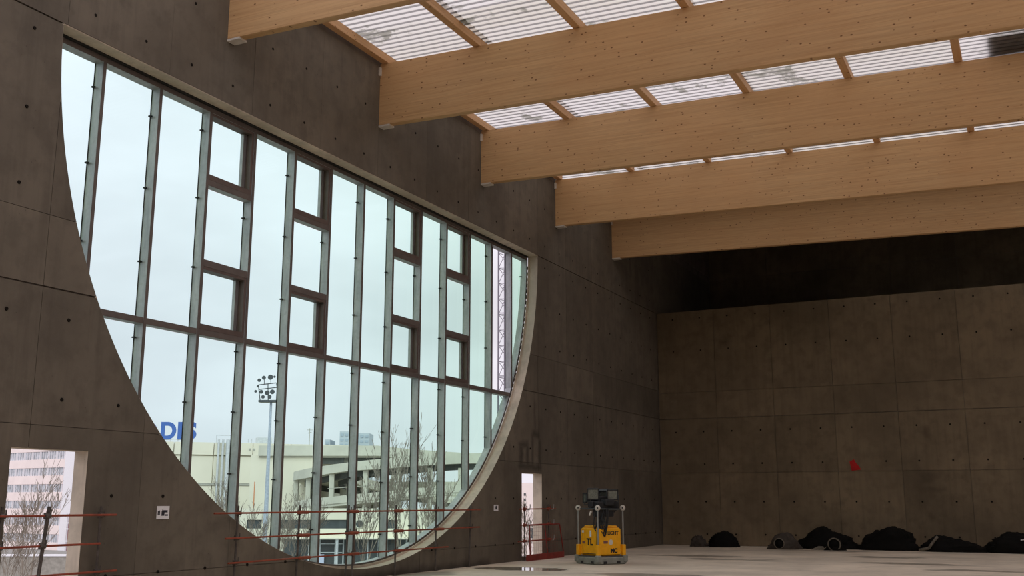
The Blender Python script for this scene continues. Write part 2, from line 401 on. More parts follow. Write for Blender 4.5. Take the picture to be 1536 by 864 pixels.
def plug(y, z):
    if z < ZC and arc(y) < z + .08 and abs(y - YC) < RAD + .08: return
    for a, b, c, d in DOORS:
        if a - .08 < y < b + .08 and c - .1 < z < d + .08: return
    put('tie_hole', plug_me, wall_left, (XW - .001, y, z))
for k in range(-1, 27):
    y = 9.82 + 1.087 * k
    for z in (.48, 1.69, 3.10, 4.31, 8.64, 9.33, 10.53): plug(y, z)
    if y > 27 or y < 11:
        for z in (6.2, 7.38): plug(y, z)

# end wall, ledge and the set-back wall above it
YE = 38.9
we = MB().box(-13.0, 14, YE + .03, YE + .3, 0, 8.9).build('wall_back', M_core); tag(we, kind='structure')
XJ = [-12.98] + [-10.70 + 2.17 * k for k in range(0, 12)]
for i, (z0, z1) in enumerate(zip([0, 2.66, 4.72, 5.74], [2.66, 4.72, 5.74, 8.93])):
    for a, b in zip(XJ, XJ[1:]):
        MB().box(a + .006, b - .006, YE + random.uniform(-.004, .004), YE + .03, z0 + (.012 if i == 2 else .005), z1 - (.012 if i == 1 else .005)).build('concrete_panel', M_end, we)
plug_e = MB().tube((0, 0, 0), (0, -.012, 0), .034, .03, 8).mesh('tie_hole', M_plug)
for k in range(-1, 13):
    for z in (.42, 1.6, 3.0, 4.22, 7.36, 8.63):
        put('tie_hole', plug_e, we, (-11.25 + 1.09 * k, YE + .001, z))
led = MB().box(-13.0, 14, YE + .02, 46.8, 8.90, 8.93).build('trim_1', M_core); tag(led, kind='structure')
wu = MB().box(-13.28, 14, 46.83, 47.1, 8.9, 13.6).build('wall_back_upper', M_core); tag(wu, kind='structure')
for i, (z0, z1) in enumerate(((8.93, 11.78), (11.78, 13.55))):
    for a, b in zip([-12.98, -10.3, -7.62, -4.94, -2.26, .42, 3.1], [-10.3, -7.62, -4.94, -2.26, .42, 3.1, 13.9]):
        MB().box(a + .006, b - .006, 46.8, 46.83, z0 + .008, z1 - .008).build('concrete_panel', M_end, wu)
wr = MB().box(14, 14.3, -8, 47, 0, 13.6).build('wall_right', M_wall); tag(wr, kind='structure')
wf = MB().box(-13.3, 14.3, -8.3, -8, 0, 12.2).build('wall_front', M_wall); tag(wf, kind='structure')
fl = MB().box(-13.0, 14, -8, 38.93, -.3, 0).build('floor', M_floor); tag(fl, kind='structure')

# ------------------------------------------------------------------ roof: glulam beams, purlins, corrugated translucent sheets
SL = .030
ztop = lambda x: 11.71 - SL * (x + 13)
zbot = lambda x: 10.19 - SL * (x + 13)
BY = [13.95, 19.08, 24.11, 29.13, 34.10]; BW = .17
names = ['nearest', 'second', 'third', 'fourth', 'farthest']
where = ['cut off by the top edge of the picture', 'ending above the middle of the half round window', 'ending above the right part of the half round window',
         'ending above the plain concrete right of the window', 'lowest in the picture in front of the dark end wall']
for i, y in enumerate(BY):
    b = thing('roof_beam', f'{names[i]} deep glued timber roof beam, {where[i]}', 'beam', (XW, y, zbot(XW)), group='timber roof beams')
    x0, x1, c = XW + .006, 14.0, .012
    pr = []
    for x in (x0, x1):
        pr += [Vector((x, y + c, zbot(x))), Vector((x, y + BW - c, zbot(x))), Vector((x, y + BW, zbot(x) + c)), Vector((x, y + BW, ztop(x))), Vector((x, y, ztop(x))), Vector((x, y, zbot(x) + c))]
    pr = [p - b.location for p in pr]
    mb = MB().add(pr, [(0, 1, 2, 3, 4, 5), (11, 10, 9, 8, 7, 6)] + [(k, k + 6, (k + 1) % 6 + 6, (k + 1) % 6) for k in range(6)])
    mb.build('timber', M_beam, b)
    tag(MB().box(.0, .30, -.01, BW + .03, -.045, -.006).build('bearing_pad', M_pad, b), 'pale bearing pad')
    MB().box(.0, .05, -.07, -.002, 1.22, 1.42).build('fixing_plate', M_pad, b)
PX = [-12.86, -10.42, -7.98, -5.58, -3.16, -.76, 1.66]
PW, PH = .17, .20
order = ['first (against the concrete wall)', 'second from the concrete wall', 'third from the concrete wall', 'fourth from the concrete wall', 'fifth from the concrete wall', 'sixth from the concrete wall', 'seventh from the concrete wall']
bays = [(13.95, 19.08, 'between the nearest and second beams'), (19.08, 24.11, 'between the second and third beams'), (24.11, 29.13, 'between the third and fourth beams'), (29.13, 34.10, 'between the fourth and farthest beams')]
for j, (y0, y1, w) in enumerate(bays):
    for k, x in enumerate(PX):
        if (j == 0 and k > 4) or j == 3: continue
        z = ztop(x) + .004
        mb = MB(); c = .006
        mb.prism([(x - PW / 2 + c, z), (x + PW / 2 - c, z), (x + PW / 2, z + c), (x + PW / 2, z + PH - .01), (x - PW / 2, z + PH - .01), (x - PW / 2, z + c)], y0 + .002 + (BW / 2 if 1 else 0), y1 + BW / 2 - .002, 'XZ')
        o = mb.build('roof_purlin', M_purlin)
        tag(o, f'light timber purlin {w}, {order[k]}', 'purlin', 'timber purlins under the roof sheets')
roof = bpy.data.objects.new('ceiling', None); COL.objects.link(roof); tag(roof, kind='structure')
zs = lambda x: ztop(x) + PH
PER = .2
def wave(y):                                                   # trapezoid ribs
    f = (y / PER) % 1.0
    if f < .62: return 0
    if f < .73: return (f - .62) / .11 * .036
    if f < .89: return .036
    return (1 - f) / .11 * .036
KY = [0, .62, .73, .89]
def sheet_mesh(y0, n, x0, x1, dz):
    ys = [y0 + (p + f) * PER for p in range(n) for f in KY] + [y0 + n * PER]
    vs = []
    for x in (x0, x1):
        for y in ys: vs.append((x, y, zs(x) + dz + wave(y - y0 + 1e-7)))
    m = len(ys)
    return MB().add(vs, [(i, i + 1, i + 1 + m, i + m) for i in range(m - 1)])
XS = [(-13.2, -10.2), (-10.35, -5.45), (-5.6, -.7), (-.85, 4.0)]
y = 13.8; q = 0
while y < 34.2:
    for s_, (xa, xb) in enumerate(XS):
        me = sheet_mesh(y, 5, xa, xb, .008 * (s_ % 2)).mesh('roofing_sheet', M_sheet)
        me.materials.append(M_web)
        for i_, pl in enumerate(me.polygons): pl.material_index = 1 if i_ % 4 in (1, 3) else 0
        put('roofing_sheet', me, roof)
    y += 5 * PER; q += 1
rest = MB()
for (xa, xb, ya, yb) in ((4.0, 14.2, 13.8, 34.3), (-13.2, 14.2, -8.2, 13.8)):
    vs = [(x, yy, zs(x)) for x in (xa, xb) for yy in (ya, yb)]
    rest.add(vs, [(0, 1, 3, 2)])
rest.build('flat_roof_sheeting', M_flat, roof)
MB().box(-13.2, 14.2, 32.5, 34.3, 12.02, 12.06).build('added_shade_cover', M_roofmem, roof)  # unseen opaque cover, added to darken the end wall
MB().box(-13.3, 14.3, 34.3, 34.5, 11.2, 13.6).build('roof_upstand', M_roofmem, roof)
MB().box(-13.3, 14.3, 38.2, 47.1, 13.3, 13.6).box(-13.3, -5.0, 34.5, 38.2, 13.3, 13.6).build('roof_slab', M_core, roof)
MB().add([(-5, 34.5, 13.5), (14.3, 34.5, 13.5), (14.3, 38.2, 13.5), (-5, 38.2, 13.5)], [(0, 1, 2, 3)]).build('added_skylight', M_flat, roof)  # unseen skylight strip, made up to light the set-back upper wall
MB().box(-13.28, -13.0, 34.5, 47.1, 11.95, 13.3).build('roof_side_upstand', M_core, roof)
tag(MB().box(-.12, 1.4, 23.45, 24.75, zs(0) + .07, zs(0) + .10).build('roof_board', M_roofmem), 'dark board lying on the translucent roof at the right edge, above the gap between the second and third beams', 'board')

# ------------------------------------------------------------------ the half-round window
win = bpy.data.objects.new('window_1', None); COL.objects.link(win); tag(win, kind='structure')
XF, XG = -13.33, -13.53           # room-side face of the steel and the glass plane
FR = RAD - .03                    # outer radius of the steel rim
mk = [19.08 + (k - 7) * 1.268 for k in range(0, 15)]           # mullion centres; 0 and 14 coincide with the rim
MW = .07
zr = lambda y, r: ZC - math.sqrt(max(0, r * r - (y - YC) ** 2))
TR0, TR1 = 4.56, 4.67; HB = 8.80
fins = MB()
for k in range(1, 14):
    a, b = mk[k] - MW / 2, mk[k] + MW / 2
    lo = max(zr(a, FR - .06), zr(b, FR - .06))
    mb = MB()
    pts = [(a, zr(a, FR - .06)), (b, zr(b, FR - .06)), (b, HB), (a, HB)]
    mb.prism(pts, XF - .008, XG + .012)
    m_o = mb.build('mullion', M_galv, win)
    cap = MB().prism([(p[0] + (.004 if p[0] == a else -.004), p[1]) for p in pts], XF, XF - .008)  # thin strip that carries the face shade
    cap.build('face_shade_strip', M_face_shade, m_o)
    gk = MB().prism([(a - .012, pts[0][1]), (b + .012, pts[1][1]), (b + .012, HB), (a - .012, HB)], XG + .012, XG + .002)
    gk.build('gasket', M_gasket, m_o)
rim = MB(); rimc = MB()
for a in range(0, 180, 2):
    t0, t1 = R(180 + a), R(182 + a)
    q = lambda r0, r1: [(YC + r * math.cos(t), ZC + r * math.sin(t)) for r, t in ((r0, t0), (r0, t1), (r1, t1), (r1, t0))]
    rim.prism(q(FR - .06, FR), XF - .008, XG); rimc.prism(q(FR - .056, FR), XF, XF - .008)
r_o = rim.build('rim', M_galv, win); rimc.build('face_shade_strip', M_face_shade, r_o)
h_o = MB().box(XG, XF - .008, YC - FR, YC + FR, HB, HB + .09).build('head_rail', M_galv, win)
MB().box(XF - .008, XF, YC - FR, YC + FR, HB + .004, HB + .09).build('face_shade_strip', M_face_shade, h_o)
MB().box(XG, -13.285, YC - FR, YC + FR, HB + .092, HB + .30).build('head_flashing', M_gasket, win)
spans = []
for k in range(0, 14):                                         # bay k lies between mullions k and k+1
    a = mk[k] + MW / 2 if k else YC - FR + .03; b = mk[k + 1] - MW / 2 if k < 13 else YC + FR - .03
    za = YC - math.sqrt((FR - .06) ** 2 - (ZC - TR0) ** 2); zb = YC + math.sqrt((FR - .06) ** 2 - (ZC - TR0) ** 2)
    ta, tb = max(a, za), min(b, zb)
    t_o = MB().box(XG + .012, XF - .02, ta, tb, TR0, TR1).build('transom', M_galv, win)
    MB().box(XF - .02, XF - .010, ta, tb, TR0 + .004, TR1 - .004).build('face_shade_strip', M_face_shade, t_o)
    for lvl in (0, 1):
        if lvl == 1 and k == 12: continue                      # this pane is not yet fitted
        z_lo, z_hi = (None, TR0) if lvl == 0 else (TR1, HB)
        n = 14; bot = []; rr = FR - .055
        ya, yb = a, b
        if lvl == 0:
            ya = max(a, YC - math.sqrt(rr * rr - (ZC - TR0) ** 2)); yb = min(b, YC + math.sqrt(rr * rr - (ZC - TR0) ** 2))
        if yb - ya < .02: continue
        for i in range(n + 1):
            yy = ya + (yb - ya) * i / n; bot.append((yy, max(zr(yy, rr), z_lo if z_lo else -9)))
        pts = bot + [(yb, z_hi), (ya, z_hi)]
        sash = lvl == 1 and k in (3, 5, 8, 10)
        if not sash:
            mb = MB().add([(XG, p[0], p[1]) for p in pts], [tuple(range(len(pts)))])
            mb.build('pane', M_glass, win)
        else:
            for z0, z1, op in ((TR1, 5.83, 1), (5.97, 7.38, 0), (7.50, HB, 1)):
                if not op:
                    MB().add([(XG, a, z0), (XG, b, z0), (XG, b, z1), (XG, a, z1)], [(0, 1, 2, 3)]).build('pane', M_glass, win)
                    continue
                s = bpy.data.objects.new('opening_sash', None); COL.objects.link(s); s.parent = win
                w_ = .035
                MB().box(XG - .02, XF - .015, a + .004, a + w_ * .6, z0, z1).build('sash_bar', M_sash, s)
                MB().box(XG - .02, XF - .015, b - w_ - .03, b - .004, z0, z1).build('sash_bar', M_sash, s)
                MB().box(XG - .02, XF - .015, a + w_ * .6, b - w_ - .03, z0, z0 + .10).build('sash_bar', M_sash, s)
                MB().box(XG - .02, XF - .015, a + w_ * .6, b - w_ - .03, z1 - .05, z1).build('sash_bar', M_sash, s)
                MB().box(XG - .02, XG + .05, b - w_ - .12, b - w_ - .03, z0 + .1, z1 - .05).build('glazing_bead', M_silver, s)
                MB().add([(XG, a + .04, z0 + .09), (XG, b - w_ - .1, z0 + .09), (XG, b - w_ - .1, z1 - .04), (XG, a + .04, z1 - .04)], [(0, 1, 2, 3)]).build('pane', M_glass, s)
            for z0, z1 in ((5.83, 5.97), (7.38, 7.50)):
                c_ = MB().box(XG + .012, XF - .02, a, b, z0, z1).build('cross_bar', M_galv, win)
                MB().box(XF - .02, XF - .010, a, b, z0 + .004, z1 - .004).build('face_shade_strip', M_face_shade, c_)
clip = MB().box(-.03, .03, -.045, 0, -.012, .012).tube((0, -.03, 0), (.05, -.03, 0), .008, .008, 6).mesh('glass_clip', M_gasket)
for k in range(1, 15):
    z = 8.45 - .08 * (k % 3)
    yk = mk[k] - MW / 2 - .012 if k < 14 else 27.62
    while z > zr(yk - .05, FR) + .25:
        if abs(z - (TR0 + TR1) / 2) > .15 and not (k in (4, 6, 9, 11) and (z > 7.3 or 4.6 < z < 6.0)) and not (k == 13 and z > TR1) and not (k == 14 and z < 6):
            put('glass_clip', clip, win, (XG + .04, yk, z))
        z -= 1.32 if z > TR1 else 1.15
sl = MB()
for a in range(0, 180, 2):
    t0, t1 = R(180 + a), R(182 + a)
    sl.prism([(YC + r_ * math.cos(t), ZC + r_ * math.sin(t)) for r_, t in ((RAD - .055, t0), (RAD - .055, t1), (RAD + .08, t1), (RAD + .08, t0))], -13.285, -13.308)
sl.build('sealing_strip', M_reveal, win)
# small setting blocks that show in the joint beside the rim
blk = MB().box(-.012, .012, -.04, .02, -.05, .05).mesh('setting_block', M_gasket)
for a in list(range(2, 26, 1)):
    t = R(360 - a * 1.2); o = put('setting_block', blk, win, (-13.319, YC + (RAD - .012) * math.cos(t), ZC + (RAD - .012) * math.sin(t)))
o = MB().tube((XG + .06, mk[12] + .30, TR1), (XG + .06, mk[12] + .30, HB), .014, .014, 6).build('loose_glazing_rod', M_gasket, win)

# ================================================================== GUARDRAILS
def coupler(mb, p, s=1):
    x, y, z = p
    mb.tube((x, y - .045, z), (x, y + .045, z), .036, .036, 8).tube((x - .03, y, z - .045), (x - .03, y, z + .045), .036, .036, 8)
    mb.tube((x + .02, y + .04, z + .02), (x + .02, y + .04, z + .09), .009, .009, 6)
XR, XP = -12.84, -12.895
def guard(label, posts, rails, group, lean=None, hook=False):
    g = thing('guardrail', label, 'guardrail', (0, 0, 0), 0, group)
    for (y, ybot) in posts:
        p = MB().tube((XP, ybot, .0), (XP, y, 1.53), .021, .021, 8); p.box(XP - .05, XP + .05, ybot - .05, ybot + .05, 0, .012)
        po = p.build('post', M_post, g)
        for z, ya, yb, zz in rails:
            yy = ybot + (y - ybot) * z / 1.53
            if ya - .02 <= yy <= yb + .02:
                c = MB(); coupler(c, (XP + .02, yy, z)); c.build('coupler', M_post if not hook else M_rail, po)
                if hook:
                    h = MB(); h.path([Vector((XR + .03, yy + .02, z - .02)), Vector((XR + .05, yy + .10, z - .02)), Vector((XR + .05, yy + .14, z + .05)), Vector((XR + .05, yy + .14, z + .13))], .012)
                    h.build('coupler_handle', M_silver, po)
    for z, ya, yb, cuts in rails:
        seg = [ya] + cuts + [yb]
        for n_, (a, b) in enumerate(zip(seg, seg[1:])):
            dx = .045 * (n_ % 2); e0 = .22 if n_ else 0; e1 = .22 if n_ < len(seg) - 2 else 0
            MB().tube((XR + dx, a - e0, z + .004 * (n_ % 2)), (XR + dx, b + e1, z + .002), .0165, .0165, 8).build('rail', M_rail, g)
        for c in cuts:
            MB().tube((XR + .022, c - .16, z), (XR + .022, c + .16, z), .033, .033, 8).build('splice_sleeve', M_rail, g)
    return g
guard('long orange and brown tube guardrail with three rails standing under the big half round window', [(14.82, 14.80), (16.59, 16.55), (18.22, 18.16), (18.42, 18.40), (20.03, 20.03), (21.78, 21.78), (23.51, 23.42)],
      [(1.40, 14.15, 23.9, [16.6, 18.3, 20.03, 21.85]), (.965, 14.46, 23.88, [16.65, 18.3, 20.05, 21.85]), (.54, 14.57, 22.2, [16.7, 18.35, 20.1])], 'tube guardrails')
g1 = guard('tube guardrail with three orange rails across the left doorway', [(9.99, 9.96), (11.72, 11.72)],
      [(1.40, 9.0, 11.98, []), (.975, 9.0, 11.70, []), (.56, 9.0, 12.06, [])], 'tube guardrails')
MB().tube((XP + .10, 10.55, 0.0), (XP + .03, 10.74, 1.53), .026, .026, 8).build('post', M_post, g1)
for z in (1.40, .975):
    g1b = MB(); coupler(g1b, (XP + .06, 10.70 - (1.4 - z) * .1, z)); g1b.build('coupler', M_post, g1)
guard('small tube guardrail with hooked couplers across the right doorway', [(26.62, 26.62), (28.22, 28.25)],
      [(1.40, 26.2, 28.6, []), (.965, 26.25, 28.62, []), (.53, 26.1, 28.6, [])], 'tube guardrails', hook=True)
bp = thing('barrier_panel', 'dark red mesh barrier panel with a kick board leaning in the right doorway', 'barrier', (-12.72, 27.6, 0))
MB().box(-.015, .015, -1.22, 1.30, .0, .17).build('kick_board', M_red, bp)
MB().path([Vector((0, -1.0, .17)), Vector((-.02, -1.0, .96)), Vector((-.02, 1.06, .96)), Vector((0, 1.27, .17))], .018, 8).build('frame', M_red, bp)
MB().tube((0, .16, .17), (-.02, .02, .95), .014, .014, 6).build('brace', M_red, bp)
ms_ = MB()
for k in range(16): ms_.tube((-.02, -.9 + k * .12, .17), (-.02, -.9 + k * .12, .95), .002, .002, 3)
for k in range(7): ms_.tube((-.02, -1.0, .25 + k * .105), (-.02, 1.05 + .02 * (7 - k), .25 + k * .105), .002, .002, 3)
tag(ms_.build('wire_mesh', M_red, bp), kind='stuff')

# ------------------------------------------------------------------ notices on the wall
def notice(label, y0, y1, z0, z1, marks):
    s = thing('notice_sheet', label, 'notice', (XW + .008, (y0 + y1) / 2, (z0 + z1) / 2))
    w, h = (y1 - y0) / 2, (z1 - z0) / 2
    MB().box(0, .002, -w, w, -h, h).build('paper', M_paper, s)
    m = MB()
    for a, b, c, d in marks: m.box(.0022, .003, -w + 2 * w * a, -w + 2 * w * b, -h + 2 * h * c, -h + 2 * h * d)
    m.build('printed_marks', M_ink, s)
notice('white paper notice with black shapes on the concrete right of the left doorway', 12.96, 13.24, 1.32, 1.53,
       [(.08, .16, .3, .62), (.18, .26, .32, .66), (.38, .62, .25, .6), (.5, .86, .5, .68), (.66, .9, .24, .36), (.42, .5, .6, .72)])
notice('small white notice with a dark square between the half round window and right doorway', 24.94, 25.20, 1.36, 1.52,
       [(.35, .7, .25, .75), (.45, .6, .75, .85)])

# ================================================================== LIGHTING TOWER
lt = thing('lighting_tower', 'compact yellow mobile lighting tower with folded floodlights on a grey base', 'lighting tower', (-10.5, 26.3, 0), R(60))
b = .48
base = MB(); base.bbox(-b, b, -b, b, 0, .19, .03)
for sx, sy in ((-1, -1), (1, -1), (-1, 1), (1, 1)): base.bbox(sx * (b - .04) - .07, sx * (b - .04) + .07, sy * (b - .04) - .07, sy * (b - .04) + .07, .05, .235, .02)
bs_ = base.build('pallet_base', M_grey, lt)
for q in (-.24, .2):
    MB().box(q - .06, q + .06, -b - .003, b + .003, .025, .085).build('fork_pocket', M_blk, bs_); MB().box(-b - .003, b + .003, q - .06, q + .06, .025, .085).build('fork_pocket', M_blk, bs_)
MB().bbox(-b + .03, b - .03, -b + .03, b - .03, .19, .215, .01).build('deck_plate', M_dk, lt)
can = MB(); can.bbox(-.39, .39, -.39, .39, .215, .93, .04); can.bbox(-.33, .33, -.33, .33, .92, .985, .03)
cn_ = can.build('canopy', M_yel, lt)
MB().box(-.394, -.389, -.30, .28, .26, .275).box(-.394, -.389, .26, .272, .26, .88).box(-.394, -.389, -.31, -.298, .26, .88).build('door_seam', M_blk, cn_)
MB().box(-.394, -.389, .17, .29, .52, .58).build('latch', M_rbrick, cn_)
for sx, sy in ((-1, -1), (1, -1), (-1, 1), (1, 1)):
    p = MB().tube((sx * .42, sy * .42, .2), (sx * .42, sy * .42, 1.40), .022, .022, 10)
    po = p.build('corner_post', M_silver, lt)
    MB().bbox(sx * .42 - .05, sx * .42 + .05, sy * .42 - .05, sy * .42 + .05, .215, .50, .01).build('post_guard', M_yel, po)
    d = Vector((-1, -1, 0)).normalized(); c = Vector((sx * .42, sy * .42, 1.44))
    MB().tube(c - d * .025, c + d * .025, .066, .066, 16).torus(c, d, .06, .014, 16, 6).build('lifting_eye', M_pad, po, True)
    MB().tube(c + d * .026, c + d * .03, .022, .022, 10).build('eye_hole', M_blk, po)
MB().tube((0, 0, .98), (0, 0, 1.62), .07, .07, 12).tube((0, 0, 1.0), (0, 0, 1.3), .10, .10, 12).build('mast', M_dk, lt)
hd = MB(); hd.bbox(-.34, .34, -.12, .12, 1.44, 1.58, .02); hd.bbox(-.12, .12, -.34, .34, 1.42, 1.56, .02); hd.bbox(-.2, .2, -.2, .2, 1.55, 1.75, .04)
hd.bbox(-.30, -.06, -.32, -.06, 1.30, 1.46, .02); hd.bbox(.06, .34, -.24, -.04, 1.32, 1.42, .02); hd.bbox(-.36, .36, -.36, -.05, 1.40, 1.60, .02); hd.bbox(-.05, .30, -.36, .30, 1.36, 1.56, .02); hd.bbox(-.2, .24, -.3, .1, 1.2, 1.42, .03); hd.bbox(-.42, .42, -.2, .0, 1.46, 1.62, .02); hd.bbox(-.16, .12, -.46, -.2, 1.50, 1.66, .02)
hd.build('mast_head', M_blk, lt)
MB().tube((-.38, -.38, 1.42), (.40, -.38, 1.40), .02, .02, 8).tube((-.38, -.38, 1.42), (-.38, .4, 1.42), .02, .02, 8).build('cross_bar', M_dk, lt)
import math as _m
rin = Matrix.Rotation(-R(60), 4, 'Z')
dirc = (rin @ Vector((.40, -.915, 0))).normalized(); side = Vector((-dirc.y, dirc.x, 0))     # towards the open floor, and its right-hand side
def flood(u, dpt, z, w, h, tilt, turn=0):
    f = bpy.data.objects.new('floodlight', None); COL.objects.link(f); f.parent = lt
    M = Matrix.Translation(side * u + dirc * dpt + Vector((0, 0, z))) @ Matrix((( side.x, dirc.x, 0, 0), (side.y, dirc.y, 0, 0), (0, 0, 1, 0), (0, 0, 0, 1))) @ Matrix.Rotation(R(turn), 4, 'Z') @ Matrix.Rotation(R(tilt), 4, 'X')
    MB().bbox(-w / 2, w / 2, -.10, .03, -h / 2, h / 2, .02, M).build('housing', M_dk, f)
    fr_ = MB()
    for (x0, x1, z0, z1) in ((-w / 2, w / 2, h / 2 - .03, h / 2), (-w / 2, w / 2, -h / 2, -h / 2 + .03), (-w / 2, -w / 2 + .03, -h / 2, h / 2), (w / 2 - .03, w / 2, -h / 2, h / 2)):
        fr_.box(x0, x1, .03, .05, z0, z1, M)
    fr_.build('bezel', M_blk, f)
    MB().box(-w / 2 + .03, w / 2 - .03, .028, .036, -h / 2 + .03, h / 2 - .03, M).build('lens', M_lens, f)
    MB().tube(M @ Vector((-w / 2 - .02, -.03, 0)), M @ Vector((-w / 2 - .02, -.03, -h * .65)), .012).tube(M @ Vector((w / 2 + .02, -.03, 0)), M @ Vector((w / 2 + .02, -.03, -h * .65)), .012).tube(M @ Vector((-w / 2 - .02, -.03, -h * .65)), M @ Vector((w / 2 + .02, -.03, -h * .65)), .012).build('bracket', M_dk, f)
flood(-.19, .22, 1.80, .32, .30, -6, 4); flood(.32, .15, 1.78, .30, .28, -4, -6)
flood(-.38, -.05, 1.70, .16, .26, 0, 50); flood(.12, -.22, 1.80, .28, .24, -30, 10)
cb = MB()
for k in range(9):
    u0 = -.14 + .035 * k; pts = []
    for i in range(13):
        t = i / 12; pts.append(side * (u0 + .05 * math.sin(6 * t + k)) + dirc * (.44 + .03 * math.sin(9 * t + k)) + Vector((0, 0, 1.42 - (.55 + .02 * k) * math.sin(math.pi * t * (.62 if k % 2 else .95)))))
    cb.path(pts, .017, 6)
cb.build('cable_bundle', M_blk, lt)
MB().torus(side * .0 + dirc * .47 + Vector((0, 0, 1.02)), dirc, .12, .02, 18, 6).build('hanging_cable_coil', M_blk, lt)
tag(MB().tube(side * -.25 + dirc * .42 + Vector((0, 0, 1.36)), side * -.30 + dirc * .42 + Vector((0, 0, 1.24)), .03, .02, 8).build('plug_socket', M_pad, lt), 'pale plug socket')
def text(s, size, M, mat, name, parent, ext=.002, off=0):
    cu = bpy.data.curves.new(name, 'FONT'); cu.body = s; cu.size = size; cu.extrude = ext; cu.offset = off; cu.align_x = 'CENTER'; cu.align_y = 'CENTER'
    tmp = bpy.data.objects.new('tmp', cu); COL.objects.link(tmp); bpy.context.view_layer.update()
    me = bpy.data.meshes.new_from_object(tmp.evaluated_get(bpy.context.evaluated_depsgraph_get())); bpy.data.objects.remove(tmp)
    me.materials.clear(); me.materials.append(mat); me.transform(M)
    return put(name, me, parent)
ML = Matrix(((0, 0, -1, -.394), (-1, 0, 0, -.03), (0, 1, 0, .56), (0, 0, 0, 1)))      # on the left-hand side face
MR_ = lambda x, z: Matrix(((1, 0, 0, x), (0, 0, -1, -.394), (0, 1, 0, z), (0, 0, 0, 1)))
text('TL', .24, ML, M_blk, 'lettering', cn_, .003, .008)
text('LIGHT', .13, MR_(.1, .79), M_blk, 'lettering', cn_, .003, .004)
text('MC', .15, MR_(.12, .34), M_blk, 'lettering', cn_, .003, .008)
MB().tube((.02, -.394, .56), (.02, -.397, .56), .07, .07, 16).build('round_decal', M_pad, cn_)
MB().box(-.22, -.08, -.396, -.392, .53, .60).build('warning_label', M_rbrick, cn_)
MB().box(-.396, -.392, -.10, -.03, .70, .86).build('white_decal', M_paper, cn_); MB().box(-.396, -.392, .22, .30, .80, .86).build('white_decal', M_paper, cn_)

# ================================================================== SHEETING AND ROLLS AT THE END WALL
def heap(name, label, x, y, w, d, h, seed, mat, peak=0.0, cat='sheeting', rag=.25):
    n, m = 56, 22; vs = []
    for j in range(m + 1):
        ph = (j / m) * math.pi / 2
        for i in range(n):
            th = 2 * math.pi * i / n
            cx, cyy, cz = math.cos(th) * math.cos(ph), math.sin(th) * math.cos(ph), math.sin(ph)
            k = 1 + rag * noise.noise(Vector((cx * 1.6 + seed, cyy * 1.6, cz * 1.6))) + rag * .6 * abs(noise.noise(Vector((cx * 5 + seed, cyy * 5, cz * 5 + 3)))) + rag * .3 * noise.noise(Vector((cx * 13, cyy * 13 + seed, cz * 13)))
            xx = cx * w / 2 * k; zz = (abs(cz) ** .85) * h * k * (1 - .35 * abs(cx - peak) ** 1.2)
            vs.append((xx, cyy * d / 2 * k, max(0, zz)))
    fs = [(j * n + i, j * n + (i + 1) % n, (j + 1) * n + (i + 1) % n, (j + 1) * n + i) for j in range(m) for i in range(n)] + [tuple(reversed(range(n)))]
    o = thing(name, label, cat, (x, y, 0))
    MB().add(vs, fs).build('crumpled_sheet', mat, o, True)
    return o
def roll_end(o, x, y, z, r, mat, mat2):
    MB().torus((x, y, z), (0, 1, .1), r, r * .11, 18, 8).build('pale_rim', mat, o, True)
    MB().tube((x, y, z), (x, y + .5, z), r * .95, r * .9, 14).build('roll_core', mat2, o, True)
heap('sheeting_heap', 'dark crumpled sheeting heap alone on the left, nearest the corner', -10.38, 37.9, 1.15, .8, .52, 3.1, M_tarp, .0)
o = heap('rubble_sack', 'small dark sack with brownish flap at the left end of the leftmost heap', -11.28, 37.85, .6, .6, .40, 9.4, M_tarp2, 0, 'sack', .4)
o = heap('insulation_roll', 'brownish grey rolled insulation left of the long low heap', -8.0, 37.1, 1.05, .7, .56, 5.2, M_tarp2, -.1, 'roll')
roll_end(o, -.12, -.36, .2, .17, M_wool, M_tarp)
heap('sheeting_heap', 'low black sheeting heap with a pointed top behind the pale roll', -6.75, 38.05, 2.0, .8, .66, 11.7, M_tarp, -.15)
o = heap('insulation_roll', 'small roll with a pale round rim in front of the pointed black heap', -6.35, 37.0, .75, .5, .36, 7.7, M_tarp, 0, 'roll')
roll_end(o, .06, -.26, .2, .2, M_wool, M_tarp); MB().add([(-.75, -.1, .01), (-.3, -.2, .01), (-.2, -.2, .12), (-.5, 0, .13)], [(0, 1, 2, 3)]).build('loose_flap', M_wool, o)
heap('sheeting_heap', 'tallest rounded mound of black sheeting, below the red cloth', -4.72, 37.9, 1.95, 1.0, .78, 2.3, M_tarp, .15)
o = heap('sheeting_heap', 'black sheeting heap with a pale twisted strip at its left end', -2.62, 37.6, 2.05, .9, .52, 15.9, M_tarp, -.6)
MB().path([Vector((-1.05, -.35, .05)), Vector((-.75, -.48, .12)), Vector((-.62, -.42, .30)), Vector((-.48, -.3, .48))], .045, 8).build('twisted_strip', M_wool, o, True)
o = heap('sheeting_heap', 'black sheeting heap with a thin white edge at the right side of the picture', -.45, 37.5, 2.4, 1.0, .60, 21.3, M_tarp, -.3)
MB().path([Vector((-.2, -.45, .42)), Vector((.05, -.47, .45)), Vector((.6, -.47, .45))], .014, 6).build('white_edge', M_paper, o)
rc = thing('red_cloth', 'scrap of red cloth hanging on the dark end wall', 'cloth', (-5.77, YE - .015, 2.66))
MB().prism([(-.12, .02), (.20, .06), (.10, .22), (.03, .30), (-.02, .42), (-.07, .40), (-.18, .34)], -.012, 0, 'XZ').build('fabric', M_cloth, rc)
MB().prism([(-.02, .06), (.0, .06), (.035, .30), (.02, .31)], -.03, -.012, 'XZ').build('fold', M_cloth, rc)

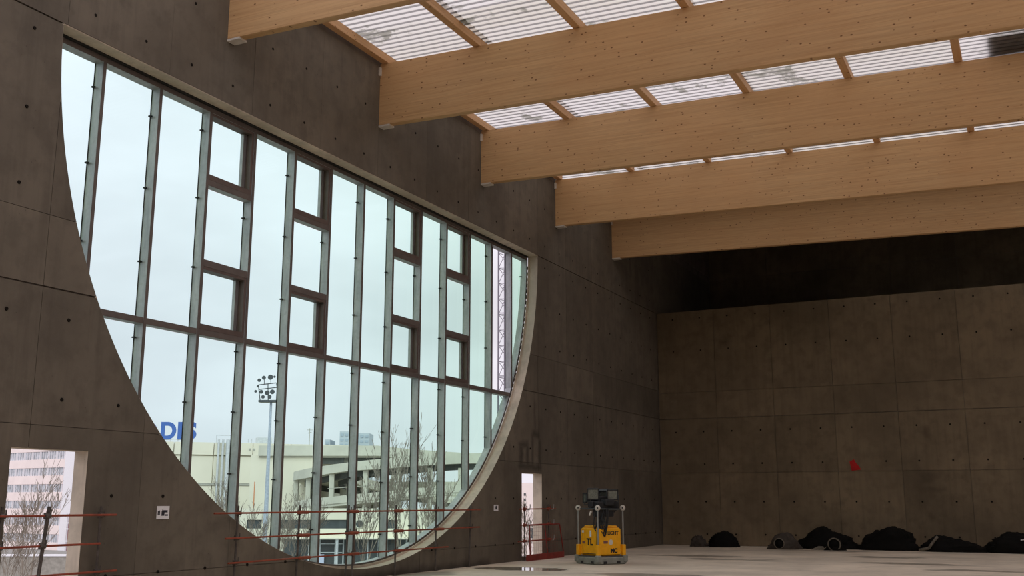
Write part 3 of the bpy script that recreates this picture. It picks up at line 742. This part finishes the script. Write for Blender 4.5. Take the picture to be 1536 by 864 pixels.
# ================================================================== OUTSIDE, on a street grid turned 26.53 degrees
GA = R(26.53); FW = Vector((-math.sin(GA), math.cos(GA), 0)); RT = Vector((math.cos(GA), math.sin(GA), 0))
def G(u, w, z): return RT * u + FW * w + Vector((0, 0, z))
MG = Matrix(((RT.x, FW.x, 0, 0), (RT.y, FW.y, 0, 0), (0, 0, 1, 0), (0, 0, 0, 1)))
GZ = -6.5
gp = MB().box(-320, 260, 0, 900, GZ - .3, GZ, MG @ Matrix.Translation((0, 0, 0)))
gv = []
gnd = MB()
gnd.add([Vector((-13.6, -150, GZ)), Vector((-13.6, 900, GZ)), Vector((-900, 900, GZ)), Vector((-900, -150, GZ))], [(0, 1, 2, 3)])
gnd.add([Vector((-13.6, 48, GZ)), Vector((-13.6, 900, GZ)), Vector((300, 900, GZ)), Vector((300, 48, GZ))], [(0, 1, 2, 3)])
tag(gnd.build('ground', M_ground), kind='structure')

# --- warehouse
wh = thing('warehouse', 'big windowless beige warehouse behind the floodlight mast, carrying the blue rooftop letters', 'building', G(-42, 151, GZ))
def WF(s, off, z):                                              # s along the facade to the right, off towards the hall
    du, dw = .926, .378
    return G(-44.8 + s * du + off * dw, 150 + s * dw - off * du, z)
def wbox(mb, s0, s1, o0, o1, z0, z1):
    vs = [WF(s, o, z) - wh.location for z in (z0, z1) for s, o in ((s0, o0), (s1, o0), (s1, o1), (s0, o1))]
    mb.add(vs, [(3, 2, 1, 0), (4, 5, 6, 7), (0, 1, 5, 4), (1, 2, 6, 5), (2, 3, 7, 6), (3, 0, 4, 7)])
m = MB(); wbox(m, -11, 24, -30, -.4, GZ, 9.7); m.build('wall_body', M_beige, wh)
for z0, z1 in ((GZ, -1.5), (-1.45, 3.85), (4.2, 8.05), (8.2, 9.95)):
    for k in range(6):
        m = MB(); wbox(m, -9 + 5.5 * k + .05, -9 + 5.5 * k + 5.45, -.4, 0 if z1 < 9 else .25, z0, z1); m.build('wall_panel', M_beige, wh)
m = MB(); wbox(m, -9, 24, -.2, .12, 3.88, 4.17); m.build('ledge', M_seam, wh)
for s in (2.6, 3.2, 3.9, 4.7):
    m = MB(); m.tube(WF(s, .5, -3) - wh.location, WF(s, .5, 10.4) - wh.location, .16 if s != 3.9 else .28, None, 8); m.build('riser_pipe', M_ltmetal, wh)
m = MB()
for s in (2.3, 4.6): m.tube(WF(s, 0, 9.9) - wh.location, WF(s, 0, 11) - wh.location, .05, None, 4)
m.tube(WF(2.3, 0, 11) - wh.location, WF(4.6, 0, 11) - wh.location, .05, None, 4); m.build('roof_rail', M_ltmetal, wh)
m = MB(); wbox(m, 8.3, 10.4, -3, -1, 9.7, 10.9); m.build('roof_plant', M_ltmetal, wh)
m = MB()
for s in (6.8, 7.3, 8.9, 12): m.tube(WF(s, 0, 9.9) - wh.location, WF(s, 0, 10.6) - wh.location, .05, None, 4)
m.build('roof_post', M_ltmetal, wh)
m = MB(); wbox(m, 6.9, 7.2, .25, .3, 8.9, 9.2); wbox(m, 7.5, 7.8, .25, .3, 8.9, 9.2); wbox(m, 8.7, 8.95, .25, .3, 8.8, 9.3); m.build('vent', M_seam, wh)
sg = thing('rooftop_sign', 'row of big blue capital letters on the warehouse roof at lower left of the window', 'sign', G(-50, 151, 9.7))
for ch, u, wd in (('O', -52.75, 2.7), ('D', -49.72, 2.2), ('I', -48.05, .65), ('S', -46.6, 1.85)):
    cu = bpy.data.curves.new('letter', 'FONT'); cu.body = ch; cu.size = 3.3; cu.extrude = .08; cu.offset = .13; cu.align_x = 'CENTER'
    tmp = bpy.data.objects.new('tmp', cu); COL.objects.link(tmp); bpy.context.view_layer.update()
    me = bpy.data.meshes.new_from_object(tmp.evaluated_get(bpy.context.evaluated_depsgraph_get())); bpy.data.objects.remove(tmp)
    me.materials.clear(); me.materials.append(M_blue)
    xs = [v.co.x for v in me.vertices]; c0 = (max(xs) + min(xs)) / 2; sx = wd / (max(xs) - min(xs))
    for v in me.vertices:
        x, yv, zv = v.co; p = RT * ((x - c0) * sx + u + 50) + Vector((0, 0, yv + .85)) - FW * zv; v.co = p
    put('letter', me, sg)
m = MB()
for u in (-54, -52.5, -50.6, -49.4, -48.3, -47.4, -46.5): m.tube(G(u, 151.1, 9.65) - sg.location, G(u, 151.1, 11) - sg.location, .05, None, 4)
m.tube(G(-54.6, 151.1, 10.4) - sg.location, G(-46, 151.1, 10.4) - sg.location, .05, None, 4)
m.build('sign_frame', M_ltmetal, sg)

# --- car park with the curved ramp
cpk = thing('car_park', 'pale concrete car park with a curved ramp on columns seen through the lower window', 'building', G(-12, 126, GZ))
L0 = cpk.location
def gbox(mb, u0, u1, w0, w1, z0, z1, org=None):
    org = L0 if org is None else org
    vs = [G(u, w, z) - org for z in (z0, z1) for u, w in ((u0, w0), (u1, w0), (u1, w1), (u0, w1))]
    mb.add(vs, [(3, 2, 1, 0), (4, 5, 6, 7), (0, 1, 5, 4), (1, 2, 6, 5), (2, 3, 7, 6), (3, 0, 4, 7)]); return mb
ramp = [(-25.9, 126.0, 5.0, 3.95, 1.5), (-25.71, 123.81, 5.0, 3.98, 1.55), (-25.14, 121.69, 5.04, 4.04, 1.61), (-24.21, 119.7, 5.1, 4.09, 1.72), (-22.95, 117.9, 5.25, 4.21, 1.85),
        (-21.4, 116.35, 5.41, 4.43, 1.99), (-19.6, 115.09, 5.61, 4.67, 2.14), (-17.61, 114.16, 5.81, 4.89, 2.33), (-15.49, 113.59, 6.02, 5.0, 2.53), (-13.3, 113.4, 6.22, 5.12, 2.72),
        (-11, 113.4, 6.45, 5.33, 2.94), (-9, 113.4, 6.6, 5.46, 3.14), (-7, 113.5, 6.68, 5.58, 3.33), (-5, 113.7, 6.74, 5.67, 3.4), (-2, 114.3, 6.8, 5.7, 3.45)]
back = [(-13.3 + 12.6 * math.cos(R(a)), 126 + 12.6 * math.sin(R(a)), 5.0 - (180 - a) * .018, 3.95 - (180 - a) * .018, 1.5) for a in range(40, 180, 10)]
pth = back + ramp
def band(mb, path, zt, zb, t=.25, shift=0.0):
    n = len(path); vs = []
    for i, p in enumerate(path):
        a = path[max(0, i - 1)]; b_ = path[min(n - 1, i + 1)]
        d = Vector((b_[0] - a[0], b_[1] - a[1], 0)).normalized(); nr = Vector((-d.y, d.x, 0))    # towards the inside of the curve
        for s in (shift, shift + t):
            q = Vector((p[0], p[1], 0)) + nr * s
            for z in (zb(p), zt(p)): vs.append(G(q.x, q.y, z) - L0)
    fs = []
    for i in range(n - 1):
        k = 4 * i; fs += [(k, k + 4, k + 5, k + 1), (k + 2, k + 3, k + 7, k + 6), (k + 1, k + 5, k + 7, k + 3), (k, k + 2, k + 6, k + 4)]
    fs += [(0, 1, 3, 2), (4 * n - 4, 4 * n - 2, 4 * n - 1, 4 * n - 3)]
    mb.add(vs, fs); return mb
for i in range(0, len(pth) - 1, 2):                             # parapet cast in separate lengths
    seg = pth[i:i + 3]
    band(MB(), seg, lambda p: p[2], lambda p: p[3] + .38).build('parapet_panel', M_pale, cpk)
band(MB(), pth, lambda p: p[3] + .42, lambda p: p[3], 7.0, -.05).build('ramp_slab', M_pale, cpk)
band(MB(), pth, lambda p: p[2], lambda p: p[3], .25, 6.9).build('inner_parapet', M_pale, cpk)
band(MB(), pth, lambda p: p[3] + .02, lambda p: p[3] - .62, .4, 1.3).build('ramp_shade_band', M_soffit_shade, cpk)  # added dark bands that carry the shade below the slabs
band(MB(), pth, lambda p: p[3] + .02, lambda p: p[3] - .55, .4, 5.2).build('ramp_shade_band', M_soffit_shade, cpk)
low = [q for q in ramp]
band(MB(), low, lambda p: p[4], lambda p: p[4] - .78).build('lower_parapet', M_pale, cpk)
band(MB(), low, lambda p: p[4] - .72, lambda p: p[4] - 1.05, 9.0, .1).build('lower_slab', M_pale, cpk)
for u, w in ((-25.0, 121.9), (-24.6, 127.5), (-22.9, 118.4), (-21.1, 131), (-19.8, 115.6), (-19.2, 124), (-17.0, 121), (-15.9, 114.1), (-12.3, 114.0), (-8.9, 114.0), (-5.6, 114.2), (-13.9, 122), (-1, 115)):
    gbox(MB(), u - .26, u + .26, w, w + .5, GZ, 5.2 if w < 119 else 4.2).build('column', M_pale, cpk)
# upper deck behind
gbox(MB(), -31, -16.4, 128, 128.3, 7.1, 8.33).build('deck_parapet', M_pale, cpk)
up = [(-16.4, 128, 8.33, 7.1), (-13, 128, 7.95, 6.75), (-9, 128, 7.66, 6.55), (-2, 128.6, 7.2, 6.2)]
band(MB(), up, lambda p: p[2], lambda p: p[3]).build('deck_parapet', M_pale, cpk)
gbox(MB(), -31, -10, 128.4, 150, 6.9, 7.3).build('deck_slab', M_pale, cpk)
gbox(MB(), -31, -16.0, 129.0, 129.4, 6.15, 6.95).build('deck_shade_band', M_soffit_shade, cpk)
band(MB(), up, lambda p: p[3] + .02, lambda p: p[3] - .3, .4, 1.5).build('deck_shade_band', M_soffit_shade, cpk)
for u in (-30, -25.9, -20.4, -14.6):
    for w in (129, 136): gbox(MB(), u - .25, u + .25, w, w + .5, GZ, 6.9).build('column', M_pale, cpk)
gbox(MB(), -32, -24, 128.5, 150, GZ, 7.2).build('stair_block', M_beige, cpk)
gbox(MB(), -23, -3, 140, 140.3, 3.0, 4.2).build('back_parapet', M_pale, cpk)
gbox(MB(), -26.5, -2, 119.5, 140, GZ, .6).build('lower_storey', M_beige, cpk)
m = MB()
for z in (3.0,): m.tube(G(-20, 114.5, z) - L0, G(-14, 113.9, z + .4) - L0, .05, None, 4)
m.tube(G(-15.6, 114.2, 3.6) - L0, G(-15.6, 114.2, 2.6) - L0, .05, None, 4); m.build('hand_rail', M_seam, cpk)

# --- low white building in front
lb = thing('low_building', 'low cream building with a long dark window band and a round porthole below the ramp', 'building', G(-17, 105, GZ)); LB = lb.location
gbox(MB(), -29, -8.2, 105.3, 109, GZ, .9, LB).build('wall_body', M_beige, lb)
for u0, u1 in ((-29, -26.25), (-24.75, -23.0), (-15.6, -12.75), (-11.3, -8.2)): gbox(MB(), u0, u1, 105, 105.32, -1.0, -.15, LB).build('wall_pier', M_beige, lb)
gbox(MB(), -29, -8.2, 105, 105.32, -.15, .95, LB).build('fascia', M_beige, lb)
gbox(MB(), -29, -8.2, 104.8, 105.32, -1.95, -1.0, LB).build('lower_fascia', M_beige, lb)
for u0, u1 in ((-26.25, -24.75), (-23.0, -15.6), (-12.75, -11.3)):
    gbox(MB(), u0, u1, 105.22, 105.28, -1.0, -.15, LB).build('window_band', M_dwin, lb)
c = G(-15.05, 104.9, -.55) - LB
MB().tube(c, c - FW * .12, .38, None, 24).build('porthole', M_dwin, lb)
MB().torus(c - FW * .12, FW, .40, .05, 24, 6).build('porthole_rim', M_pale, lb)
gbox(MB(), -22.5, -8.4, 105.1, 105.28, GZ, -1.95, LB).build('shopfront_glass', M_dwin, lb)
for u in (-20.0, -18.9, -17.4, -16.6, -14.2, -12.3, -10.4):
    gbox(MB(), u - .06, u + .06, 104.95, 105.1, GZ, -1.95, LB).build('frame_bar', M_ltmetal, lb)
for z in (-2.45, -3.3): gbox(MB(), -20, -16.7, 104.94, 105.08, z - .05, z + .05, LB).build('frame_bar', M_ltmetal, lb)
for u in (-17.0, -12.9): MB().tube(G(u, 103.6, GZ) - LB, G(u, 103.6, -1.95) - LB, .13, None, 8).build('canopy_post', M_ltmetal, lb)
gbox(MB(), -21.5, -9, 103.4, 105, -1.98, -1.86, LB).build('canopy', M_beige, lb)
gbox(MB(), -19.3, -18.4, 104.6, 104.7, -5.2, -3.45, LB).build('poster_panel', M_poster, lb)

# --- floodlight mast
fm = thing('floodlight_mast', 'tall stadium floodlight mast with a square head of round lamps seen through the window', 'mast', G(-23.92, 103, GZ)); F0 = fm.location
MB().tube((0, 0, 0), (0, 0, 17.8), .28, .11, 12).build('pole', M_mast, fm)
hz = 17.8
def FH(u, z, w=0): return RT * u + Vector((0, 0, hz + z)) + FW * w
m = MB(); m.box(-1.15, .75, -.5, .5, hz - .05, hz + .16, MG.to_3x3().to_4x4()); m.build('platform', M_dk, fm)
m = MB()
for (a, b_) in (((-1.1, .1), (-1.35, 1.7)), ((.7, .1), (.45, 1.9)), ((-1.35, 1.7), (.45, 1.9)), ((-1.25, 1.25), (.5, 1.45)), ((-.3, .1), (-.4, 1.8))): m.path([FH(*a), FH(*b_)], .045, 5)
m.build('head_frame', M_dk, fm)
for u, z, r in ((-.95, .95, .20), (-.35, .85, .24), (.15, .95, .24), (-.1, .45, .2), (-.75, .45, .18), (-1.2, 2.1, .18), (-.75, 2.35, .2), (-.1, 2.4, .26), (.3, 2.45, .12), (.62, 1.65, .13), (-1.5, 1.0, .14), (-1.3, 1.5, .12)):
    c = FH(u, z, -.3); MB().tube(c, c - FW * .25 + RT * .05, r * .6, r, 12).build('lamp', M_dk, fm)
m = MB()
for u in (-.75, -.1): m.path([FH(u, 1.8), FH(u, 2.3, -.2)], .03, 4)
m.build('lamp_arm', M_dk, fm)

# --- lattice mast close by, antennas, pole
lm = thing('lattice_mast', 'slim lattice mast rising outside the unglazed bay near the right end of the window', 'mast', G(-.80, 60, GZ))
MB().tube((0, 0, 0), (0, 0, 34), .05, None, 6).build('chord', M_lattice, lm)
MB().tube(RT * .72, RT * .72 + Vector((0, 0, 34)), .05, None, 6).build('chord', M_lattice, lm)
MB().tube(RT * .36 + FW * .62, RT * .36 + FW * .62 + Vector((0, 0, 34)), .04, None, 6).build('chord', M_lattice, lm)
A, B_, C_ = Vector((0, 0, 0)), RT * .72, RT * .36 + FW * .62
for k in range(34):
    z = Vector((0, 0, .3 + k * .93)); z2 = Vector((0, 0, .3 + (k + 1) * .93)); m = MB()
    for p, q in ((A, B_), (B_, C_), (C_, A)): m.tube(p + z, q + z, .018, None, 4); m.tube(p + z2, q + z, .018, None, 4)
    if k % 4 == 0: m.tube(A + z + Vector((0, 0, .08)), B_ + z + Vector((0, 0, .08)), .03, None, 4)
    m.build('lattice_bay', M_lattice, lm)
an = thing('antenna', 'thin rooftop antenna on the car park left of the distant tower block', 'antenna', G(-25.6, 132, 7.3))
MB().tube((0, 0, 0), (0, 0, 3.4), .06, .04, 5).build('rod', M_seam, an)
MB().tube(RT * -.35 + Vector((0, 0, 3.2)), RT * .35 + Vector((0, 0, 3.2)), .04, None, 4).tube(RT * -.2 + Vector((0, 0, 2.8)), RT * .25 + Vector((0, 0, 2.9)), .05, None, 4).build('aerial', M_seam, an)
op = MB().tube((0, 0, 0), (0, 0, 10.2), .09, .05, 6).build('orange_pole', M_orange); op.location = G(-27.6, 113, GZ)
tag(op, 'thin orange pole in front of the beige warehouse', 'pole')

# --- distant towers
def tower(label, u0, u1, w, z1, rows, wn_):
    t_ = thing('tower_block', label, 'building', G((u0 + u1) / 2, w, GZ), group='distant tower blocks'); o = t_.location
    gbox(MB(), u0, u1, w, w + 18, GZ, z1, o).build('facade', M_haze, t_)
    st = (u1 - u0) / wn_
    for r_ in range(rows):
        for k in range(wn_):
            gbox(MB(), u0 + st * (k + .2), u0 + st * (k + .8), w - .3, w, z1 - 2.6 - r_ * 2.9, z1 - 1.2 - r_ * 2.9, o).build('window', M_haze2, t_)
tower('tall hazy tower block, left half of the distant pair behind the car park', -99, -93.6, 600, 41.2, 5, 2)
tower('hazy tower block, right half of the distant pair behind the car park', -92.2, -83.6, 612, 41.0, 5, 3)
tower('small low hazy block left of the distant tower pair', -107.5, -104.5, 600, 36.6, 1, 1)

# --- office block seen through the left doorway
ob = thing('office_block', 'pinkish office block with rows of windows seen through the left doorway', 'building', (-147.32, 127.64, GZ)); OB = ob.location.copy()
OD = Vector((-.993, .115, 0)).normalized(); ON = Vector((-.115, -.993, 0)).normalized()
def obox(mb, s0, s1, o0, o1, z0, z1):
    vs = [Vector((-147.32, 127.64, 0)) + OD * s + ON * o + Vector((0, 0, z)) - OB for z in (z0, z1) for s, o in ((s0, o0), (s1, o0), (s1, o1), (s0, o1))]
    mb.add(vs, [(3, 2, 1, 0), (4, 5, 6, 7), (0, 1, 5, 4), (1, 2, 6, 5), (2, 3, 7, 6), (3, 0, 4, 7)]); return mb
obox(MB(), 3.0, 30, -12, -.25, GZ, 13.5).build('wall_body', M_brick, ob)
obox(MB(), -2.2, 3.0, -11, .1, GZ, 13.0).build('stair_tower', M_white, ob)
for k in range(7):
    zt = 10.25 - 2.83 * k
    obox(MB(), 3.0, 30, -.25, 0, zt + .02, zt + 1.5 if k else 13.5).build('spandrel_band', M_brick, ob)
    if k == 6: continue
    for j in range(8):
        s = 3.45 + 2.4 * j
        f = obox(obox(obox(obox(MB(), s - .06, s + .04, -.2, .0, zt - 1.33, zt), s + 2.0, s + 2.12, -.2, 0, zt - 1.33, zt), s + .7, s + .76, -.2, -.05, zt - 1.33, zt), s + 1.4, s + 1.46, -.2, -.05, zt - 1.33, zt).build('window', M_white, ob)
        obox(MB(), s + .04, s + 2.0, -.2, -.15, zt - 1.33, zt).build('pane', M_pane, f)
obox(MB(), -.9, .1, .1, .4, GZ, -.4).build('brick_annex', M_rbrick, ob)
for z in (-.4, -2.0, -3.0, -5.0): obox(MB(), -1.0, .4, .4, .5, z, z + .18).build('floor_line', M_white, ob)
obox(MB(), .4, .6, .4, .5, GZ, -.2).build('floor_line', M_white, ob)
# --- pale building behind the right doorway
pb = thing('pale_block', 'plain pinkish white building filling the right doorway', 'building', G(3, 120, GZ)); PB = pb.location
gbox(MB(), -.9, 14, 120, 135, GZ, 3.72, PB).build('wall_body', M_brick, pb)
for z in (2.45, 1.85, 1.3, .75): gbox(MB(), 1.35, 1.58, 119.9, 120, z - .16, z + .1, PB).build('sign_mark', M_dwin, pb)
for z in (-1.0, -2.6): gbox(MB(), -.8, 14, 119.85, 120, z - .12, z, PB).build('band_course', M_seam, pb)
for u in (1.9, 2.9): gbox(MB(), u, u + .6, 119.9, 120, -2.4, -1.3, PB).build('window', M_dwin, pb)

# --- garden wall and fence below the office block
gw = thing('boundary_wall', 'low pale boundary wall in front of the office block', 'wall', G(-36, 90, GZ)); GW = gw.location
gbox(MB(), -52, -30, 90, 90.3, GZ, -2.9, GW).build('wall_body', M_fence, gw); gbox(MB(), -52, -30, 89.9, 90.4, -2.9, -2.75, GW).build('coping', M_white, gw)

# ------------------------------------------------------------------ bare trees
def tree(label, u, w, h, seed, spread=.28, dens=1.0, group='bare trees outside'):
    rnd = random.Random(seed); t_ = thing('bare_tree', label, 'tree', G(u, w, GZ), 0, group)
    tr = MB(); tw = MB()
    def grow(p, d, L, r, lev):
        n = 3 if lev < 2 else 2
        for i in range(n):
            d2 = (d + Vector((rnd.uniform(-1, 1), rnd.uniform(-1, 1), rnd.uniform(-.2, .6))) * .13).normalized()
            q = p + d2 * L / n; r2 = r * .82
            (tr if lev < 2 else tw).tube(p, q, r, r2, 5 if lev < 2 else 3, False); p, d, r = q, d2, r2
            if lev < 4 and (lev or i):
                for _ in range(2 if lev < 3 else 1 + (rnd.random() < dens * .7)):
                    a = rnd.uniform(0, 2 * math.pi); s = rnd.uniform(.35, .75) * (spread / .28)
                    dd = (d + (d.orthogonal().normalized() * math.cos(a) + d.cross(d.orthogonal()).normalized() * math.sin(a)) * s + Vector((0, 0, .25))).normalized()
                    grow(p, dd, L * rnd.uniform(.5, .68), max(r * .55, .016), lev + 1)
    L = h * .62; grow(Vector((0, 0, 0)), Vector((0, 0, 1)), L, h * .012, 0)
    tr.build('trunk', M_bark, t_); tag(tw.build('twigs', M_bark, t_), kind='stuff')
TR = [('tall bare tree at the centre of the tree group in front of the ramp', -7.8, 76, 10.3, 1, .16), ('bare tree left of the tallest one in front of the ramp', -9.7, 66, 8.0, 2, .18),
      ('bare tree right of the tallest one in front of the ramp', -6.1, 81, 9.3, 3, .15), ('bare tree further right in front of the ramp, behind the tenth mullion', -4.9, 73, 7.6, 4, .2),
      ('bushy bare tree low between the ramp and the rim of the window', -3.4, 79, 6.8, 5, .22),
      ('low bare tree below the left tip of the ramp', -16.0, 80, 6.6, 6, .24), ('low bare tree between the floodlight mast and the ramp', -18.2, 86, 6.8, 7, .24), ('low bare tree at the foot of the floodlight mast', -19.4, 80, 6.0, 8, .24),
      ('bare tree close to the low edge of the window left of the mast', -22.4, 84, 7.6, 9, .22),
      ('leftmost bare tree seen through the left doorway', -34.6, 64, 7.0, 10, .2), ('bare tree left of the leaning tube seen through the left doorway', -31.0, 69, 7.4, 11, .2), ('bare tree behind the leaning tube seen through the left doorway', -33.6, 74, 6.6, 12, .22),
      ('bare tree nearest the right jamb of the left doorway', -29.2, 62, 5.4, 13, .24), ('small bare tree seen through the right doorway', 1.3, 80, 6.4, 14, .2)]
for lab, u, w, h, sd, spd in TR: tree(lab, u, w, h, sd, spd, 1.0 if w > 72 else .8)
